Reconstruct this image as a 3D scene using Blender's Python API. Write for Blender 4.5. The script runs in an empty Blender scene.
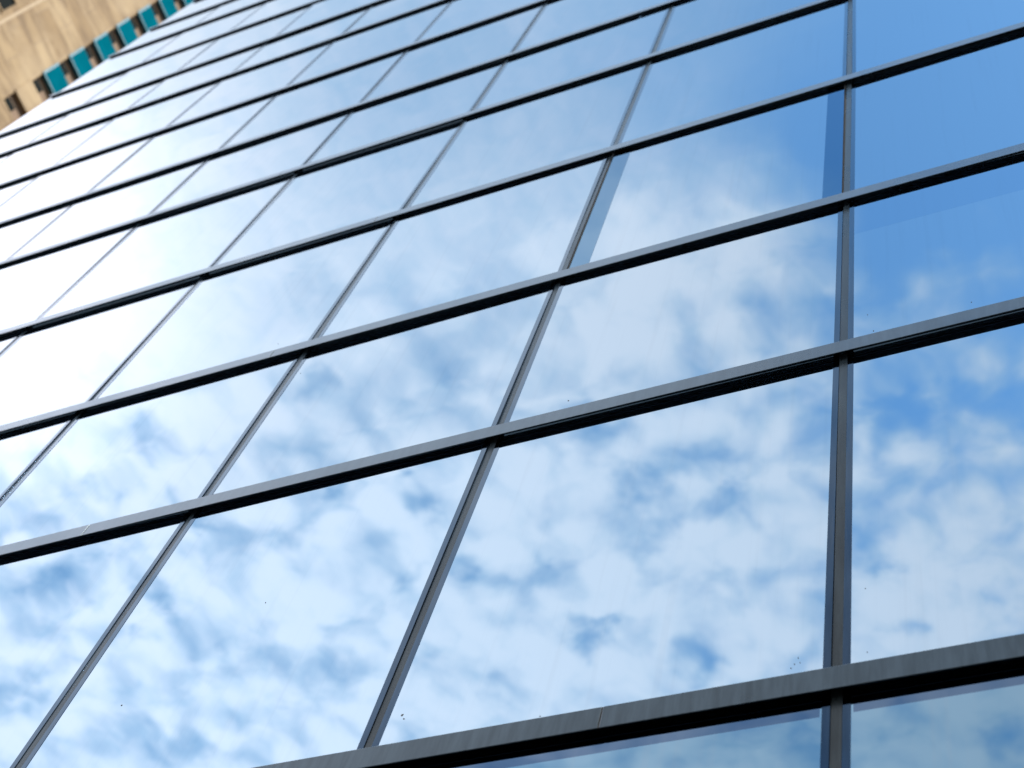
import bpy, bmesh, math, random
from mathutils import Vector, Matrix

scene = bpy.context.scene
rng = random.Random(11)

# ------------------------------------------------------------------ camera
GROUND_TO_ORIGIN = 3.892                      # height of the lowest transom seen above the plaza
R = [[0.9149745490714596, 0.35374017999151924, 0.19413773360953437],
     [-0.2315067098235497, 0.8542575139635155, -0.46545541477519486],
     [-0.3304938998803968, 0.380935670286259, 0.8635171088319008]]
CAM = Vector((0.52535955, -1.77719806, -2.29185145 + GROUND_TO_ORIGIN))
FOCAL_PX = 1546.263
cam_data = bpy.data.cameras.new("camera")
cam = bpy.data.objects.new("camera", cam_data)
scene.collection.objects.link(cam)
rows_ = [Vector(r) for r in R]
m = Matrix((rows_[0], -rows_[1], -rows_[2])).transposed().to_4x4()
m.translation = CAM
cam.matrix_world = m
cam_data.sensor_width = 36.0
cam_data.lens = FOCAL_PX * 36.0 / 1024.0
cam_data.clip_start = 0.05
cam_data.clip_end = 6000.0
cam_data.dof.use_dof = True
cam_data.dof.focus_distance = 3.9
cam_data.dof.aperture_fstop = 4.5
scene.camera = cam

# ------------------------------------------------------------------ exposure
scene.view_settings.view_transform = 'Standard'
scene.view_settings.look = 'None'
scene.view_settings.exposure = 1.36
scene.view_settings.gamma = 1.0
scene.view_settings.use_curve_mapping = False
scene.cycles.max_bounces = 8
scene.cycles.use_denoising = True
scene.cycles.adaptive_threshold = 0.02

# ------------------------------------------------------------------ sun
SUN = Vector((0.66, -0.09, 0.72)).normalized()   # towards the sun: it only grazes the glass front and lights the tan tower
sun_data = bpy.data.lights.new("sun", 'SUN')
sun_data.energy = 2.0
sun_data.angle = math.radians(0.5)
sun_data.color = (1.0, 0.95, 0.87)
sun = bpy.data.objects.new("sun", sun_data)
scene.collection.objects.link(sun)
sun.rotation_euler = SUN.to_track_quat('Z', 'Y').to_euler()
sun.location = (30, 20, 60)

# ------------------------------------------------------------------ sky with broken altocumulus
world = bpy.data.worlds.new("World")
scene.world = world
world.use_nodes = True
nt = world.node_tree
nt.nodes.clear()


class N:
    """small helper to write node trees"""
    def __init__(self, tree):
        self.t = tree

    def node(self, kind, **kw):
        n = self.t.nodes.new(kind)
        for k, v in kw.items():
            setattr(n, k, v)
        return n

    def link(self, a, b):
        self.t.links.new(a, b)

    def put(self, sock, v):
        if hasattr(v, 'node'):
            self.link(v, sock)
        else:
            sock.default_value = v

    def math(self, op, a, b=0.0, c=0.0, clamp=False):
        n = self.node('ShaderNodeMath', operation=op, use_clamp=clamp)
        self.put(n.inputs[0], a)
        self.put(n.inputs[1], b)
        self.put(n.inputs[2], c)
        return n.outputs[0]

    def vmath(self, op, a, b=(0, 0, 0)):
        n = self.node('ShaderNodeVectorMath', operation=op)
        self.put(n.inputs[0], a)
        self.put(n.inputs[1], b)
        return n.outputs['Value'] if op in ('DISTANCE', 'LENGTH', 'DOT_PRODUCT') else n.outputs['Vector']

    def scale(self, a, s):
        n = self.node('ShaderNodeVectorMath', operation='SCALE')
        self.put(n.inputs[0], a)
        self.put(n.inputs['Scale'], s)
        return n.outputs['Vector']

    def noise(self, vec, scale, detail=3.0, rough=0.5, dist=0.0):
        n = self.node('ShaderNodeTexNoise')
        self.put(n.inputs['Vector'], vec)
        n.inputs['Scale'].default_value = scale
        n.inputs['Detail'].default_value = detail
        n.inputs['Roughness'].default_value = rough
        n.inputs['Distortion'].default_value = dist
        return n

    def maprange(self, v, a, b, c, d, kind='SMOOTHSTEP'):
        n = self.node('ShaderNodeMapRange', interpolation_type=kind)
        self.put(n.inputs['Value'], v)
        n.inputs['From Min'].default_value = a
        n.inputs['From Max'].default_value = b
        n.inputs['To Min'].default_value = c
        n.inputs['To Max'].default_value = d
        return n.outputs['Result']

    def mix(self, f, a, b, blend='MIX'):
        n = self.node('ShaderNodeMix', data_type='RGBA', blend_type=blend)
        self.put(n.inputs['Factor'], f)
        self.put(n.inputs[6], a)
        self.put(n.inputs[7], b)
        return n.outputs[2]


w = N(nt)
SKY_STRENGTH = 0.14
CLOUD = (3.2, 3.25, 3.5, 1.0)
CLOUD_THIN = (1.80, 2.45, 3.0, 1.0)
sky = w.node('ShaderNodeTexSky', sky_type='NISHITA')
sky.sun_disc = False
sky.sun_elevation = math.asin(SUN.z)
sky.sun_rotation = math.atan2(SUN.x, SUN.y)
sky.air_density = 1.0
sky.dust_density = 0.6
sky.ozone_density = 2.4
tc = w.node('ShaderNodeTexCoord')
sep = w.node('ShaderNodeSeparateXYZ')
w.link(tc.outputs['Generated'], sep.inputs[0])
zz = w.math('MAXIMUM', sep.outputs['Z'], 0.06)
comb = w.node('ShaderNodeCombineXYZ')            # position on a cloud layer at unit height
w.link(w.math('DIVIDE', sep.outputs['X'], zz), comb.inputs[0])
w.link(w.math('DIVIDE', sep.outputs['Y'], zz), comb.inputs[1])
P = comb.outputs[0]
warp_n = w.noise(P, 22.0, 2.0, 0.5)
warp = w.scale(w.vmath('SUBTRACT', warp_n.outputs['Color'], (0.5, 0.5, 0.5)), 0.034)
PW = w.vmath('ADD', P, warp)
warp_b = w.noise(P, 30.0, 3.0, 0.55)
PB = w.vmath('ADD', P, w.scale(w.vmath('SUBTRACT', warp_b.outputs['Color'], (0.5, 0.5, 0.5)), 0.07))
# banks and gaps of the layer: (x, y, radius, how much cloud is added or missing)
BANKS = [(-0.692, -0.4, 0.0345, -0.3),
(-0.696, -0.421, 0.0203, -0.18),
(-0.761, -0.433, 0.021, -0.24),
(-0.696, -0.459, 0.0177, -0.24),
(-0.663, -0.446, 0.029, -0.15),
(-0.858, -0.521, 0.0388, -0.3),
(-0.764, -0.559, 0.0285, -0.3),
(-0.796, -0.595, 0.0196, -0.24),
(-0.685, -0.495, 0.0269, -0.33),
(-0.623, -0.535, 0.0238, -0.3),
(-0.562, -0.503, 0.0172, -0.24),
(-0.492, -0.528, 0.0281, -0.36),
(-0.491, -0.495, 0.0166, -0.36),
(-0.539, -0.586, 0.0265, -0.3),
(-0.476, -0.575, 0.0229, -0.3),
(-0.938, -0.622, 0.0347, -0.24),
(-0.84, -0.683, 0.024, -0.18),
(-0.619, -0.673, 0.0284, -0.21),
(-0.498, -0.699, 0.0183, -0.21),
(-0.732, -0.626, 0.0193, -0.15),
(-0.701, -0.689, 0.0196, -0.15),
(-0.317, -0.532, 0.0341, -0.297),
(-0.303, -0.556, 0.0369, -0.297),
(-0.263, -0.58, 0.0315, -0.264),
(-0.338, -0.599, 0.0328, -0.231),
(-0.406, -0.672, 0.0349, -0.429),
(-0.395, -0.649, 0.0258, -0.231),
(-0.322, -0.701, 0.0285, -0.396),
(-0.281, -0.666, 0.0303, -0.264),
(-0.413, -0.586, 0.0224, -0.198),
(-0.463, -0.672, 0.0208, -0.198),
(-0.203, -0.563, 0.0304, -0.198),
(-0.35, -0.494, 0.0365, -0.198),
(-0.26, -0.522, 0.0306, -0.132),
(-0.185, -0.538, 0.0422, -0.198),
(-0.126, -0.523, 0.048, -0.396),
(-0.041, -0.55, 0.0375, -0.363),
(-0.085, -0.53, 0.0355, -0.231),
(-0.168, -0.626, 0.0258, -0.264),
(-0.159, -0.656, 0.0235, -0.297),
(-0.072, -0.623, 0.0296, -0.198),
(-0.099, -0.648, 0.0354, -0.132),
(-0.158, -0.718, 0.0242, -0.363),
(-0.075, -0.699, 0.0257, -0.231),
(-0.178, -0.798, 0.0281, -0.231),
(-0.106, -0.839, 0.0334, -0.231),
(-0.689, -0.331, 0.0473, -0.18),
(-0.531, -0.39, 0.0295, -0.3),
(-0.498, -0.324, 0.0332, -0.15),
(-0.421, -0.41, 0.0904, -0.08),
(-0.59, -0.263, 0.0594, -0.09),
(-0.25, -0.44, 0.0487, -0.132),
(-0.18, -0.455, 0.0547, -0.198),
(-0.199, -0.351, 0.0522, -0.066),
(0.005, -0.313, 0.3117, -0.85),
(-0.207, -0.224, 0.1911, -0.1),
(-0.129, -0.327, 0.0866, -0.15),
(-0.059, -0.393, 0.1303, -0.3),
(-0.307, -0.184, 0.2071, -0.2),
(-0.403, -0.197, 0.1378, -0.1),
(-0.193, -0.353, 0.1019, 0.06),
(-0.15, -0.306, 0.0973, 0.05),
(-0.058, -0.47, 0.0679, 0.3),
(-0.105, -0.44, 0.0456, 0.15),
(-0.041, -0.514, 0.138, -0.25),
(-0.118, -0.543, 0.0725, -0.2),
(-0.177, -0.396, 0.1035, 0.35),
(-0.268, -0.402, 0.0962, 0.3),
(-0.398, -0.543, 0.0818, 0.1),
(-0.292, -0.616, 0.054, 0.25),
(-0.363, -0.633, 0.0365, 0.2),
(-0.266, -0.69, 0.0554, 0.15),
(-0.444, -0.712, 0.09, 0.2),
(-0.141, -0.69, 0.0788, 0.2),
(-0.123, -0.741, 0.0669, 0.2),
(-0.241, -0.555, 0.0257, 0.1),
(-0.615, -0.61, 0.1839, 0.1),
(-0.704, -0.278, 0.2727, 0.3)]
total = None
for (bx, by, br, ba) in BANKS:
    d = w.vmath('DISTANCE', PB if br < 0.12 else P, (bx, by, 0.0))
    g = w.maprange(d, br, 0.0, 0.0, ba)
    total = g if total is None else w.math('ADD', total, g)
# puffs
puff = w.noise(PW, 26.0, 4.0, 0.5).outputs['Fac']
vor = w.node('ShaderNodeTexVoronoi', feature='SMOOTH_F1')
w.put(vor.inputs['Vector'], PW)
vor.inputs['Scale'].default_value = 29.0
vor.inputs['Smoothness'].default_value = 0.9
cell = vor.outputs['Distance']
sepP = w.node('ShaderNodeSeparateXYZ')
w.link(P, sepP.inputs[0])
rough_amt = w.maprange(sepP.outputs['Y'], -0.29, -0.47, 0.07, 1.0)
puffs = w.math('MULTIPLY', w.math('SUBTRACT', puff, 0.5), 0.9)
cells = w.math('MULTIPLY', w.math('SUBTRACT', 0.42, cell), 0.72)
tex = w.math('MULTIPLY', w.math('ADD', puffs, cells), rough_amt)
cover = w.math('ADD', w.math('ADD', total, tex), w.maprange(sepP.outputs['Y'], -0.40, -0.55, 0.74, 0.80))
veil = w.maprange(sepP.outputs['X'], -0.12, -0.62, 0.0, 0.15)      # thin haze between the puffs
dens = w.math('MAXIMUM', w.maprange(cover, -0.05, 0.95, 0.0, 1.0), 0.0)
dens = w.math('ADD', dens, w.math('MULTIPLY', veil, w.math('SUBTRACT', 1.0, dens)))
fine = w.noise(PW, 44.0, 4.0, 0.6).outputs['Fac']
ccol = w.mix(w.maprange(w.math('ADD', w.math('MULTIPLY', cover, 0.7), w.math('MULTIPLY', fine, 0.5)), 0.35, 1.0, 0.0, 1.0), CLOUD_THIN, CLOUD)
bright = w.maprange(w.vmath('DISTANCE', P, (-0.80, -0.20, 0.0)), 0.31, 0.03, 0.0, 0.60)
bright = w.math('ADD', bright, w.maprange(sepP.outputs['X'], -0.05, -0.80, 0.78, 1.12, 'LINEAR'))
ccol = w.scale(ccol, bright)
ccol = w.mix(w.maprange(bright, 0.9, 1.4, 0.0, 1.0), ccol, w.vmath('MULTIPLY', ccol, (1.07, 1.0, 0.985)))
clear = w.vmath('MULTIPLY', sky.outputs['Color'], (0.64, 0.865, 0.84))
col = w.mix(dens, clear, ccol)
bg = w.node('ShaderNodeBackground')
w.link(col, bg.inputs['Color'])
bg.inputs['Strength'].default_value = SKY_STRENGTH
wo = w.node('ShaderNodeOutputWorld')
w.link(bg.outputs[0], wo.inputs['Surface'])


# ------------------------------------------------------------------ materials
def material(name):
    mt = bpy.data.materials.new(name)
    mt.use_nodes = True
    t = mt.node_tree
    b = t.nodes['Principled BSDF']
    return mt, N(t), b


def geo_pos(n):
    return n.node('ShaderNodeNewGeometry').outputs['Position']


def glass_material(name, tint, edge, dirt=1.0):
    mt, n, b = material(name)
    pos = geo_pos(n)
    info = n.node('ShaderNodeObjectInfo')
    t2 = tuple(c * 0.93 for c in tint[:3]) + (1,)
    base = n.mix(info.outputs['Random'], tint, t2)
    drip = n.noise(n.vmath('MULTIPLY', pos, (34.0, 34.0, 0.9)), 1.0, 3.0, 0.6).outputs['Fac']
    base = n.mix(n.math('MULTIPLY', n.maprange(drip, 0.52, 0.72, 0.0, 1.0), 0.07 * dirt), base, (0.30, 0.36, 0.42, 1))
    n.link(base, b.inputs['Base Color'])
    b.inputs['Metallic'].default_value = 1.0
    b.inputs['Specular Tint'].default_value = edge
    # rain-streaked film of dust
    st = n.vmath('MULTIPLY', pos, (26.0, 26.0, 1.3))
    s1 = n.noise(st, 1.0, 4.0, 0.6).outputs['Fac']
    s2 = n.noise(pos, 3.0, 4.0, 0.6).outputs['Fac']
    film = n.math('MULTIPLY', n.maprange(s1, 0.45, 0.8, 0.0, 1.0), n.maprange(s2, 0.4, 0.75, 0.0, 1.0))
    rough = n.math('MULTIPLY_ADD', film, 0.05 * dirt, 0.004)
    n.link(rough, b.inputs['Roughness'])
    own_ = n.node('ShaderNodeCombineXYZ')                      # every pane bows its own way
    n.link(n.math('MULTIPLY', info.outputs['Random'], 97.0), own_.inputs[0])
    n.link(n.math('MULTIPLY', info.outputs['Random'], 31.0), own_.inputs[2])
    wav = n.noise(n.vmath('ADD', pos, own_.outputs[0]), 1.6, 1.0, 0.4).outputs['Fac']
    bp = n.node('ShaderNodeBump')
    bp.inputs['Strength'].default_value = 0.35
    bp.inputs['Distance'].default_value = 0.006
    n.link(wav, bp.inputs['Height'])
    n.link(bp.outputs[0], b.inputs['Normal'])
    return mt


def metal_material(name, base, rough, ior=1.5, streak=0.35, specks=True, sheen=None):
    mt, n, b = material(name)
    pos = geo_pos(n)
    st = n.noise(n.vmath('MULTIPLY', pos, (55.0, 55.0, 5.0)), 1.0, 4.0, 0.65).outputs['Fac']
    cl = n.noise(pos, 2.3, 4.0, 0.6).outputs['Fac']
    v = n.math('ADD', n.maprange(st, 0.3, 0.75, -streak, streak), n.maprange(cl, 0.3, 0.7, -streak * 0.5, streak * 0.5))
    k = n.math('ADD', v, 1.0)
    c = n.vmath('MULTIPLY', base[:3], (1, 1, 1))
    c = n.scale(base[:3], k)
    if specks:
        sp = n.noise(pos, 95.0, 3.0, 0.7).outputs['Fac']
        spf = n.maprange(sp, 0.72, 0.80, 0.0, 0.18)
        c = n.mix(spf, c, (0.45, 0.43, 0.38, 1))
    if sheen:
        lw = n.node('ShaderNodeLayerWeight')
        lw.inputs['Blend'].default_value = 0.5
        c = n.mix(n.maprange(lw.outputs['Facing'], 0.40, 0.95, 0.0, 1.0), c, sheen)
    n.link(c, b.inputs['Base Color'])
    n.link(n.maprange(cl, 0.3, 0.7, rough * 0.8, rough * 1.25), b.inputs['Roughness'])
    b.inputs['IOR'].default_value = ior
    bp = n.node('ShaderNodeBump')
    bp.inputs['Strength'].default_value = 0.15
    bp.inputs['Distance'].default_value = 0.0006
    n.link(st, bp.inputs['Height'])
    n.link(bp.outputs[0], b.inputs['Normal'])
    return mt


GLASS = glass_material("mirror_glass", (0.53, 0.68, 0.81, 1), (1, 1, 1, 1))
GLASS_LOW = glass_material("dusty_mirror_glass", (0.24, 0.395, 0.52, 1), (1, 1, 1, 1), 1.6)
TINTED = glass_material("tinted_glass_edge", (0.15, 0.31, 0.47, 1), (0.9, 0.95, 1, 1), 0.6)
REFL_BAND = glass_material("reflection_band_glass", (0.115, 0.18, 0.28, 1), (0.95, 0.97, 1, 1), 0.6)  # dark reflection below the transom, put into the glass colour
SOFT_REFL_BAND = glass_material("soft_reflection_band_glass", (0.42, 0.585, 0.745, 1), (1, 1, 1, 1), 0.6)  # fainter reflection at a pane's top, also put into the colour
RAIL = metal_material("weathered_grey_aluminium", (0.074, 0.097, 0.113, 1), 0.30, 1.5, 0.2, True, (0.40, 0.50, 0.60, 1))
RAIL.node_tree.nodes['Principled BSDF'].inputs['Metallic'].default_value = 0.75
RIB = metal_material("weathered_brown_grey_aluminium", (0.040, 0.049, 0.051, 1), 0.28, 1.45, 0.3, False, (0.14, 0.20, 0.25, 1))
RIB.node_tree.nodes['Principled BSDF'].inputs['Metallic'].default_value = 0.4
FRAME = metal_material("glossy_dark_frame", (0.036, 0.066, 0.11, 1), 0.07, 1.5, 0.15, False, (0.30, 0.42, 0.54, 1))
FRAME.node_tree.nodes['Principled BSDF'].inputs['Metallic'].default_value = 1.0
DARK = metal_material("dark_panel", (0.05, 0.05, 0.052, 1), 0.5)
SEAL, _n, _b = material("pale_sealant")
_b.inputs['Base Color'].default_value = (0.055, 0.052, 0.048, 1)
_b.inputs['Roughness'].default_value = 0.8
SPECK, _n, _b = material('brown_grime')
_b.inputs['Base Color'].default_value = (0.09, 0.08, 0.075, 1)
_b.inputs['Roughness'].default_value = 0.9
SPOT, _n, _b = material("dark_dirt")
_b.inputs['Base Color'].default_value = (0.008, 0.008, 0.008, 1)
_b.inputs['Roughness'].default_value = 0.9

STONE, n, b = material("tan_stone_cladding")
pos = geo_pos(n)
sp_ = n.node('ShaderNodeSeparateXYZ')
n.link(pos, sp_.inputs[0])
grain = n.noise(n.vmath('MULTIPLY', pos, (0.5, 0.35, 1.4)), 1.0, 4.0, 0.6, 0.4).outputs['Fac']
blot = n.noise(pos, 0.22, 4.0, 0.6).outputs['Fac']
# slabs of stone, about one storey by four metres, each its own tone
br = n.node('ShaderNodeTexBrick')
cb = n.node('ShaderNodeCombineXYZ')
n.link(sp_.outputs['Y'], cb.inputs[0])
n.link(sp_.outputs['Z'], cb.inputs[1])
n.link(cb.outputs[0], br.inputs['Vector'])
br.inputs['Scale'].default_value = 1.0
br.inputs['Brick Width'].default_value = 2.6
br.inputs['Row Height'].default_value = 1.56
br.inputs['Mortar Size'].default_value = 0.02
br.inputs['Color1'].default_value = (0.27, 0.168, 0.068, 1)
br.inputs['Color2'].default_value = (0.41, 0.285, 0.145, 1)
br.inputs['Mortar'].default_value = (0.25, 0.17, 0.10, 1)
c = n.mix(n.maprange(grain, 0.38, 0.68, 0.0, 0.7), br.outputs['Color'], (0.14, 0.076, 0.027, 1))
c = n.mix(n.maprange(blot, 0.45, 0.7, 0.0, 0.5), c, (0.52, 0.385, 0.225, 1))
n.link(c, b.inputs['Base Color'])
b.inputs['Roughness'].default_value = 0.75

TEAL, n, b = material("teal_panel")
tn = n.noise(geo_pos(n), 0.9, 3.0, 0.6).outputs['Fac']
n.link(n.mix(n.maprange(tn, 0.3, 0.7, 0.0, 1.0), (0.0005, 0.115, 0.16, 1), (0.001, 0.14, 0.195, 1)), b.inputs['Base Color'])
b.inputs['Roughness'].default_value = 0.6
b.inputs['Specular IOR Level'].default_value = 0.0
TEAL_LIT_EDGE, n, b = material("sunlit_teal_edge")  # paler teal stands in for sun on the panel edges
b.inputs['Base Color'].default_value = (0.02, 0.17, 0.24, 1)
b.inputs['Roughness'].default_value = 0.4
BROWN, n, b = material("brown_plaster")
tn = n.noise(geo_pos(n), 0.7, 3.0, 0.6).outputs['Fac']
n.link(n.mix(tn, (0.20, 0.125, 0.075, 1), (0.27, 0.175, 0.11, 1)), b.inputs['Base Color'])
b.inputs['Roughness'].default_value = 0.8
WINDOW, n, b = material("dark_window_glass")
b.inputs['Base Color'].default_value = (0.008, 0.010, 0.007, 1)
b.inputs['Roughness'].default_value = 0.06
b.inputs['Specular IOR Level'].default_value = 0.1
PALE, n, b = material('pale_stone')
b.inputs['Base Color'].default_value = (0.5, 0.38, 0.25, 1)
b.inputs['Roughness'].default_value = 0.8

PAVE, n, b = material("dark_asphalt")
pn = n.noise(geo_pos(n), 6.0, 6.0, 0.7).outputs['Fac']
n.link(n.mix(pn, (0.03, 0.03, 0.031, 1), (0.05, 0.05, 0.05, 1)), b.inputs['Base Color'])
b.inputs['Roughness'].default_value = 0.9


# ------------------------------------------------------------------ mesh helpers
def box(bm, x0, x1, y0, y1, z0, z1, bevel=0.0):
    vs = [bm.verts.new((x, y, z)) for x in (x0, x1) for y in (y0, y1) for z in (z0, z1)]
    f = [(0, 1, 3, 2), (4, 6, 7, 5), (0, 4, 5, 1), (2, 3, 7, 6), (0, 2, 6, 4), (1, 5, 7, 3)]
    fs = [bm.faces.new([vs[i] for i in q]) for q in f]
    if bevel > 0:
        es = list({e for q in fs for e in q.edges})
        bmesh.ops.bevel(bm, geom=es, offset=bevel, segments=2, affect='EDGES', profile=0.5)


def obj(name, bm, mat, parent=None, loc=(0, 0, 0), rot=(0, 0, 0)):
    me = bpy.data.meshes.new(name)
    bmesh.ops.recalc_face_normals(bm, faces=bm.faces)
    bm.to_mesh(me)
    bm.free()
    me.materials.append(mat)
    o = bpy.data.objects.new(name, me)
    scene.collection.objects.link(o)
    o.location = loc
    o.rotation_euler = rot
    if parent:
        o.parent = parent
    return o


def thing(name, label, cat, loc):
    o = bpy.data.objects.new(name, None)
    scene.collection.objects.link(o)
    o.location = loc
    o['label'] = label
    o['category'] = cat
    return o


# ------------------------------------------------------------------ ground
bm = bmesh.new()
g = 2500.0
f = bm.faces.new([bm.verts.new(p) for p in ((-g, -g, 0), (g, -g, 0), (g, g, 0), (-g, g, 0))])
ground = obj('ground', bm, PAVE)
ground['kind'] = 'structure'

# ------------------------------------------------------------------ glass office building
Z_FIT = [0.006088, 1.381760, 2.473787, 3.774033, 5.145976, 6.230334, 7.538663, 8.882195, 9.927409, 11.225047, 12.592743, 13.678952]
ZR = [z + GROUND_TO_ORIGIN for z in Z_FIT]                  # underside of every transom, rising in threes: tall, low, middle pane
ZR = [ZR[0] - 3.75 + d for d in (0.02, 1.38, 2.46)] + ZR
for k in range(12):
    ZR.append(ZR[-3] + 3.748)
RAIL_H, RAIL_D = 0.0637, 0.0168
SET_BACK = 0.0028                                           # glass a little behind the mullion line
HALF = 0.0268                                               # half of mullion with both its frames
RIB_HALF = 0.0105
LEFT, RIGHT = -7.978, 4.0
TOP = ZR[-1] + RAIL_H

tower = thing('office_building', 'tall building with a sky mirroring blue glass front in a dark metal grid', 'building', (0, 0, 0))

# body behind the glass front
bm = bmesh.new()
box(bm, LEFT + 0.004, RIGHT, 0.20, 14.0, 0.0, TOP - 0.3)
obj('core_wall', bm, DARK, tower)
bm = bmesh.new()
box(bm, LEFT - 0.0, RIGHT, 0.02, 14.05, TOP + 0.001, TOP + 0.12, 0.01)
obj('roof', bm, DARK, tower)

SEAMS = {3: [-0.462], 4: [-2.399], 5: [-2.138], 6: [-2.104], 7: [-3.1], 8: [-1.2]}
for r, z in enumerate(ZR):
    bm = bmesh.new()
    cuts = [LEFT - 0.012] + SEAMS.get(r, [-4.2]) + [RIGHT]
    for i in range(len(cuts) - 1):
        a, bb = cuts[i], cuts[i + 1]
        e0, e1 = a + (0.0018 if i else 0), bb - (0.0018 if i < len(cuts) - 2 else 0)
        # hollow cap: a face plate with a drip channel open underneath
        box(bm, e0, e1, -RAIL_D, -RAIL_D + 0.0032, z, z + RAIL_H, 0.0011)

    box(bm, LEFT - 0.0115, RIGHT - 0.0005, -RAIL_D + 0.0033, 0.06, z + 0.046, z + RAIL_H - 0.0008)
    t = obj('transom', bm, RAIL, tower)
    # sealant in the joint between two lengths
    if r in SEAMS and r <= 6:
        bm = bmesh.new()
        for sx in SEAMS[r]:
            box(bm, sx - 0.0017, sx + 0.0017, -RAIL_D + 0.0008, -RAIL_D + 0.0031, z + 0.0006, z + RAIL_H - 0.001)
        obj('joint_seal', bm, SEAL, t)

for k in range(-4, 8):
    x = -float(k)
    bm = bmesh.new()
    for r in range(-1, len(ZR) - 1):
        za = (ZR[r] + RAIL_H + 0.001) if r >= 0 else 0.0
        zb = ZR[r + 1] + 0.044
        box(bm, x - RIB_HALF, x + RIB_HALF, 0.0050, 0.05, za, zb)
    obj('mullion', bm, RIB, tower)


# panes, the largest in the picture each a part of its own
def project(p):
    d = p - CAM
    q = [r.dot(d) for r in rows_]
    if q[2] < 0.05:
        return None
    return (512 + FOCAL_PX * q[0] / q[2], 384 + FOCAL_PX * q[1] / q[2])


def seen_area(x0, x1, z0, z1, n=8):
    s = 0.0
    for i in range(n):
        for j in range(n):
            a, c_ = x0 + (x1 - x0) * i / n, x0 + (x1 - x0) * (i + 1) / n
            d, e = z0 + (z1 - z0) * j / n, z0 + (z1 - z0) * (j + 1) / n
            p = [project(Vector(v)) for v in ((a, 0, d), (c_, 0, d), (a, 0, e))]
            if None in p or not (0 <= p[0][0] <= 1024 and 0 <= p[0][1] <= 768):
                continue
            s += abs((p[1][0] - p[0][0]) * (p[2][1] - p[0][1]) - (p[1][1] - p[0][1]) * (p[2][0] - p[0][0]))
    return s


cells_ = []
for k in range(-4, 8):
    for r in range(-1, len(ZR) - 1):
        x0 = max(-k - 1.0, LEFT)
        x1 = -float(k)
        z0 = ZR[r] + 0.03 if r >= 0 else 0.0
        z1 = ZR[r + 1] + 0.03
        cells_.append((seen_area(x0, x1, z0, z1), k, r, x0, x1, z0, z1))
cells_.sort(key=lambda c_: -c_[0])

rest = bmesh.new()
rest_frame = bmesh.new()
for i, (area, k, r, x0, x1, z0, z1) in enumerate(cells_):
    lm = HALF if x0 > LEFT + 0.01 else 0.0
    a, c_ = x0 + lm, x1 - HALF
    own = i < 100 and area > 0
    vent = (k == 0 and r == 5)                      # the sash that sits in wide tinted edges
    cx, cz = (a + c_) / 2, (z0 + z1) / 2
    if own:
        bm = bmesh.new()
        ox, oz = cx, cz
    else:
        bm = rest
        ox = oz = 0.0
    gl, gr = (0.066, 0.056) if vent else (0.0, 0.0)
    box(bm, a + gl - ox, c_ - gr - ox, 0.0, 0.012, z0 - oz, z1 - oz)
    low = r == 2
    if own:
        tilt = (math.radians(rng.gauss(0, 0.15)), 0, math.radians(rng.gauss(0, 0.15)))
        p = obj('window_pane', bm, GLASS_LOW if low else GLASS, tower, (cx, SET_BACK, cz), tilt)
        fbm = bmesh.new()
        fx, fz = cx, cz
    else:
        fbm = rest_frame
        fx = fz = 0.0
    # slim frame around the pane
    zt = ZR[r + 1]
    zb = z0 + 0.034
    if lm and not vent:
        box(fbm, x0 + RIB_HALF + 0.0008 - fx, a - fx, -0.0010, 0.02, zb - fz, zt + 0.030 - fz)
    if not vent:
        box(fbm, c_ - fx, x1 - RIB_HALF - 0.0008 - fx, -0.0010, 0.02, zb - fz, zt + 0.030 - fz)
    box(fbm, a + 0.0003 - fx, c_ - 0.0003 - fx, -0.0006, 0.0185, zt - 0.006 - fz, zt - 0.0008 - fz)
    if own:
        fr = obj('pane_frame', fbm, FRAME, p)
        fr.rotation_euler = (0, 0, 0)
        if vent:
            p['label'] = 'narrower pane between two wide dark blue edge strips'
            for (s0, s1) in ((x0 + RIB_HALF + 0.0065, a + gl - 0.0003), (c_ - gr + 0.0003, x1 - RIB_HALF - 0.0065)):
                sb = bmesh.new()
                box(sb, s0 - cx, s1 - cx, -0.0003, 0.014, zb - cz, zt - 0.007 - cz)
                obj('edge_strip', sb, TINTED, p)
            for (s0, s1) in ((x0 + RIB_HALF + 0.0008, x0 + RIB_HALF + 0.006), (x1 - RIB_HALF - 0.006, x1 - RIB_HALF - 0.0008)):
                gb = bmesh.new()
                box(gb, s0 - cx, s1 - cx, -0.0035, 0.014, zb - cz, zt - 0.0075 - cz)
                obj('gasket', gb, SPOT, p)
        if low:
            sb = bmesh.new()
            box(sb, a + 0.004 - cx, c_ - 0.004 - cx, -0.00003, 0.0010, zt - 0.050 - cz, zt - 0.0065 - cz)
            obj('reflection_band', sb, REFL_BAND, p)  # strip painted darker as a reflection along the pane top
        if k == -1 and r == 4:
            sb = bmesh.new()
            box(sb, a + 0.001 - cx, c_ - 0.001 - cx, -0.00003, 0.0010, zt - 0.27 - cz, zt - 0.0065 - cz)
            obj('reflection_band', sb, SOFT_REFL_BAND, p)  # faint painted reflection, deeper down the pane
obj('window_pane', rest, GLASS, tower, (0, SET_BACK, 0))['kind'] = 'stuff'
obj('pane_frame', rest_frame, FRAME, tower, (0, SET_BACK, 0))['kind'] = 'stuff'

# ------------------------------------------------------------------ tan tower behind, seen past the glass corner
XF = -45.98                                         # its front, square to the glass front
Y0, Y1, Y2, Y3 = -0.6, 6.70, 10.6, 26.0             # blank wall, column of balconies, wall again
PITCH, ZB = 3.14, 0.9
HT = 104.0
tan = thing('apartment_tower', 'tan stone tower with a column of teal balcony panels behind the glass corner', 'building', (XF, 0, 0))


def tx(x):
    return x - XF


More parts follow.
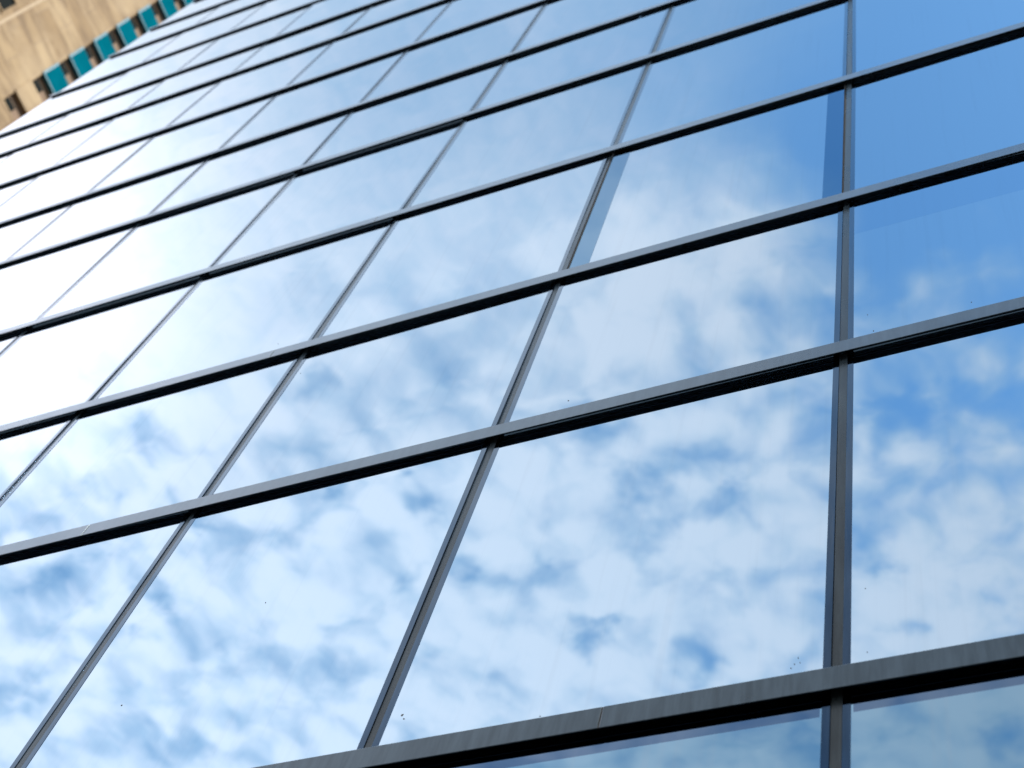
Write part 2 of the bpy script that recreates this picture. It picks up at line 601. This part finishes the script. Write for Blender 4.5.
bm = bmesh.new()
box(bm, -18.0, 0.0, Y0, Y1, 0, HT, 0.03)
obj('wall', bm, STONE, tan)
bm = bmesh.new()
box(bm, -18.0, 0.0, Y2, Y3, 0, HT, 0.03)
obj('wall', bm, STONE, tan)
bm = bmesh.new()
box(bm, -17.9, -0.24, Y1 + 0.002, Y2 - 0.002, 0, HT - 0.02)
obj('recess_wall', bm, BROWN, tan)
bm = bmesh.new()
box(bm, -18.3, 0.3, Y0 - 0.3, Y3 + 0.3, HT + 0.002, HT + 0.8, 0.05)
obj('roof', bm, STONE, tan)
# storey grid: a panel starts at z = 72.0 on the teal storey lowest in view
z = 72.06 + GROUND_TO_ORIGIN - 23 * PITCH
k = 0
while z < HT - 2:
    teal = k >= 23
    bm = bmesh.new()
    box(bm, -0.235, -0.165, Y1 + 0.004, Y2 - 0.004, z, z + 0.3, 0.02)                  # floor of the balcony
    ob = obj('balcony', bm, BROWN, tan)
    bm = bmesh.new()
    box(bm, -0.16, 0.06, Y1 - 0.10, Y2 - 0.004, z, z + 1.80, 0.02)
    pn = obj('front_panel', bm, TEAL if teal else STONE, ob)
    if teal:
        pn['label'] = 'teal front panel'
        bm = bmesh.new()
        box(bm, 0.062, 0.085, Y1 - 0.10, Y1 + 0.03, z + 0.092, z + 1.80)
        box(bm, 0.062, 0.085, Y1 - 0.10, Y2 - 0.01, z, z + 0.09)
        obj('lit_edge', bm, TEAL_LIT_EDGE, ob)  # added border, painted paler like a sunlit edge
    bm = bmesh.new()
    box(bm, -0.235, -0.19, Y1 + 0.06, Y1 + 0.75, z + 0.32, z + 2.7)
    obj('window', bm, WINDOW, tan)
    if 17 <= k <= 31:
        zw = z - 0.85
        bm = bmesh.new()
        box(bm, -0.2, 0.012, 1.6, 2.93, zw, zw + 1.5)
        ow = obj('window', bm, WINDOW, tan)
        bm = bmesh.new()
        for q in ((1.5, 1.598, zw - 0.1, zw + 1.6), (2.932, 3.03, zw - 0.1, zw + 1.6), (1.6, 2.93, zw - 0.1, zw - 0.002), (1.6, 2.93, zw + 1.502, zw + 1.6)):
            box(bm, -0.2, 0.09, *q)
        obj('frame', bm, STONE, ow)
    z += PITCH
    k += 1
bm = bmesh.new()
box(bm, 0.002, 0.05, 3.30, 3.46, 0.02, HT - 0.02, 0.01)
obj('pilaster', bm, PALE, tan)

# ------------------------------------------------------------------ dirt on the glass and marks on the transoms
panes = {}
for o in list(tower.children):
    if o.name.startswith('window_pane') and 'kind' not in o.keys():
        panes[o] = (o.location.x, o.location.z)


def splat(x, z, r, mat, name, y=-0.0008):
    best = min(panes, key=lambda o: max(abs(panes[o][0] - x), abs(panes[o][1] - z) * 0.8))
    bm = bmesh.new()
    n = 9
    ring = [(r * rng.uniform(0.55, 1.2), math.tau * i / n) for i in range(n)]
    lo = [bm.verts.new((x + q * math.cos(t) * 0.8 - best.location.x, y, z + q * math.sin(t) - best.location.z)) for q, t in ring]
    hi = [bm.verts.new((v.co.x, 0.002, v.co.z)) for v in lo]
    bm.faces.new(lo)
    for i in range(n):
        bm.faces.new((lo[i], lo[(i + 1) % n], hi[(i + 1) % n], hi[i]))
    obj(name, bm, mat, best)


H0 = GROUND_TO_ORIGIN
for x, z, r in [(-0.943, 0.183, 0.00358), (-0.935, 0.169, 0.00221), (-0.076, 0.139, 0.00185), (-0.083, 0.121, 0.00153), (-0.072, 0.123, 0.00123), (-0.089, 0.11, 0.00153), (-0.978, 0.4, 0.00145), (-0.982, 0.387, 0.00108), (-1.789, 0.433, 0.00275), (0.058, 0.118, 0.00151), (0.08, 1.499, 0.00212), (0.064, 1.608, 0.00152), (-0.798, 1.53, 0.00297), (-1.952, 2.293, 0.00282), (-0.988, 0.356, 0.00143), (-0.607, 0.097, 0.00177), (-2.174, 2.644, 0.00211), (-0.99, 2.294, 0.00213), (0.338, 1.529, 0.00167), (-0.973, 0.44, 0.00128), (-1.509, 0.772, 0.00186), (0.055, 0.327, 0.00144)]:
    splat(x, z + H0, r, SPECK, 'dirt_speck')
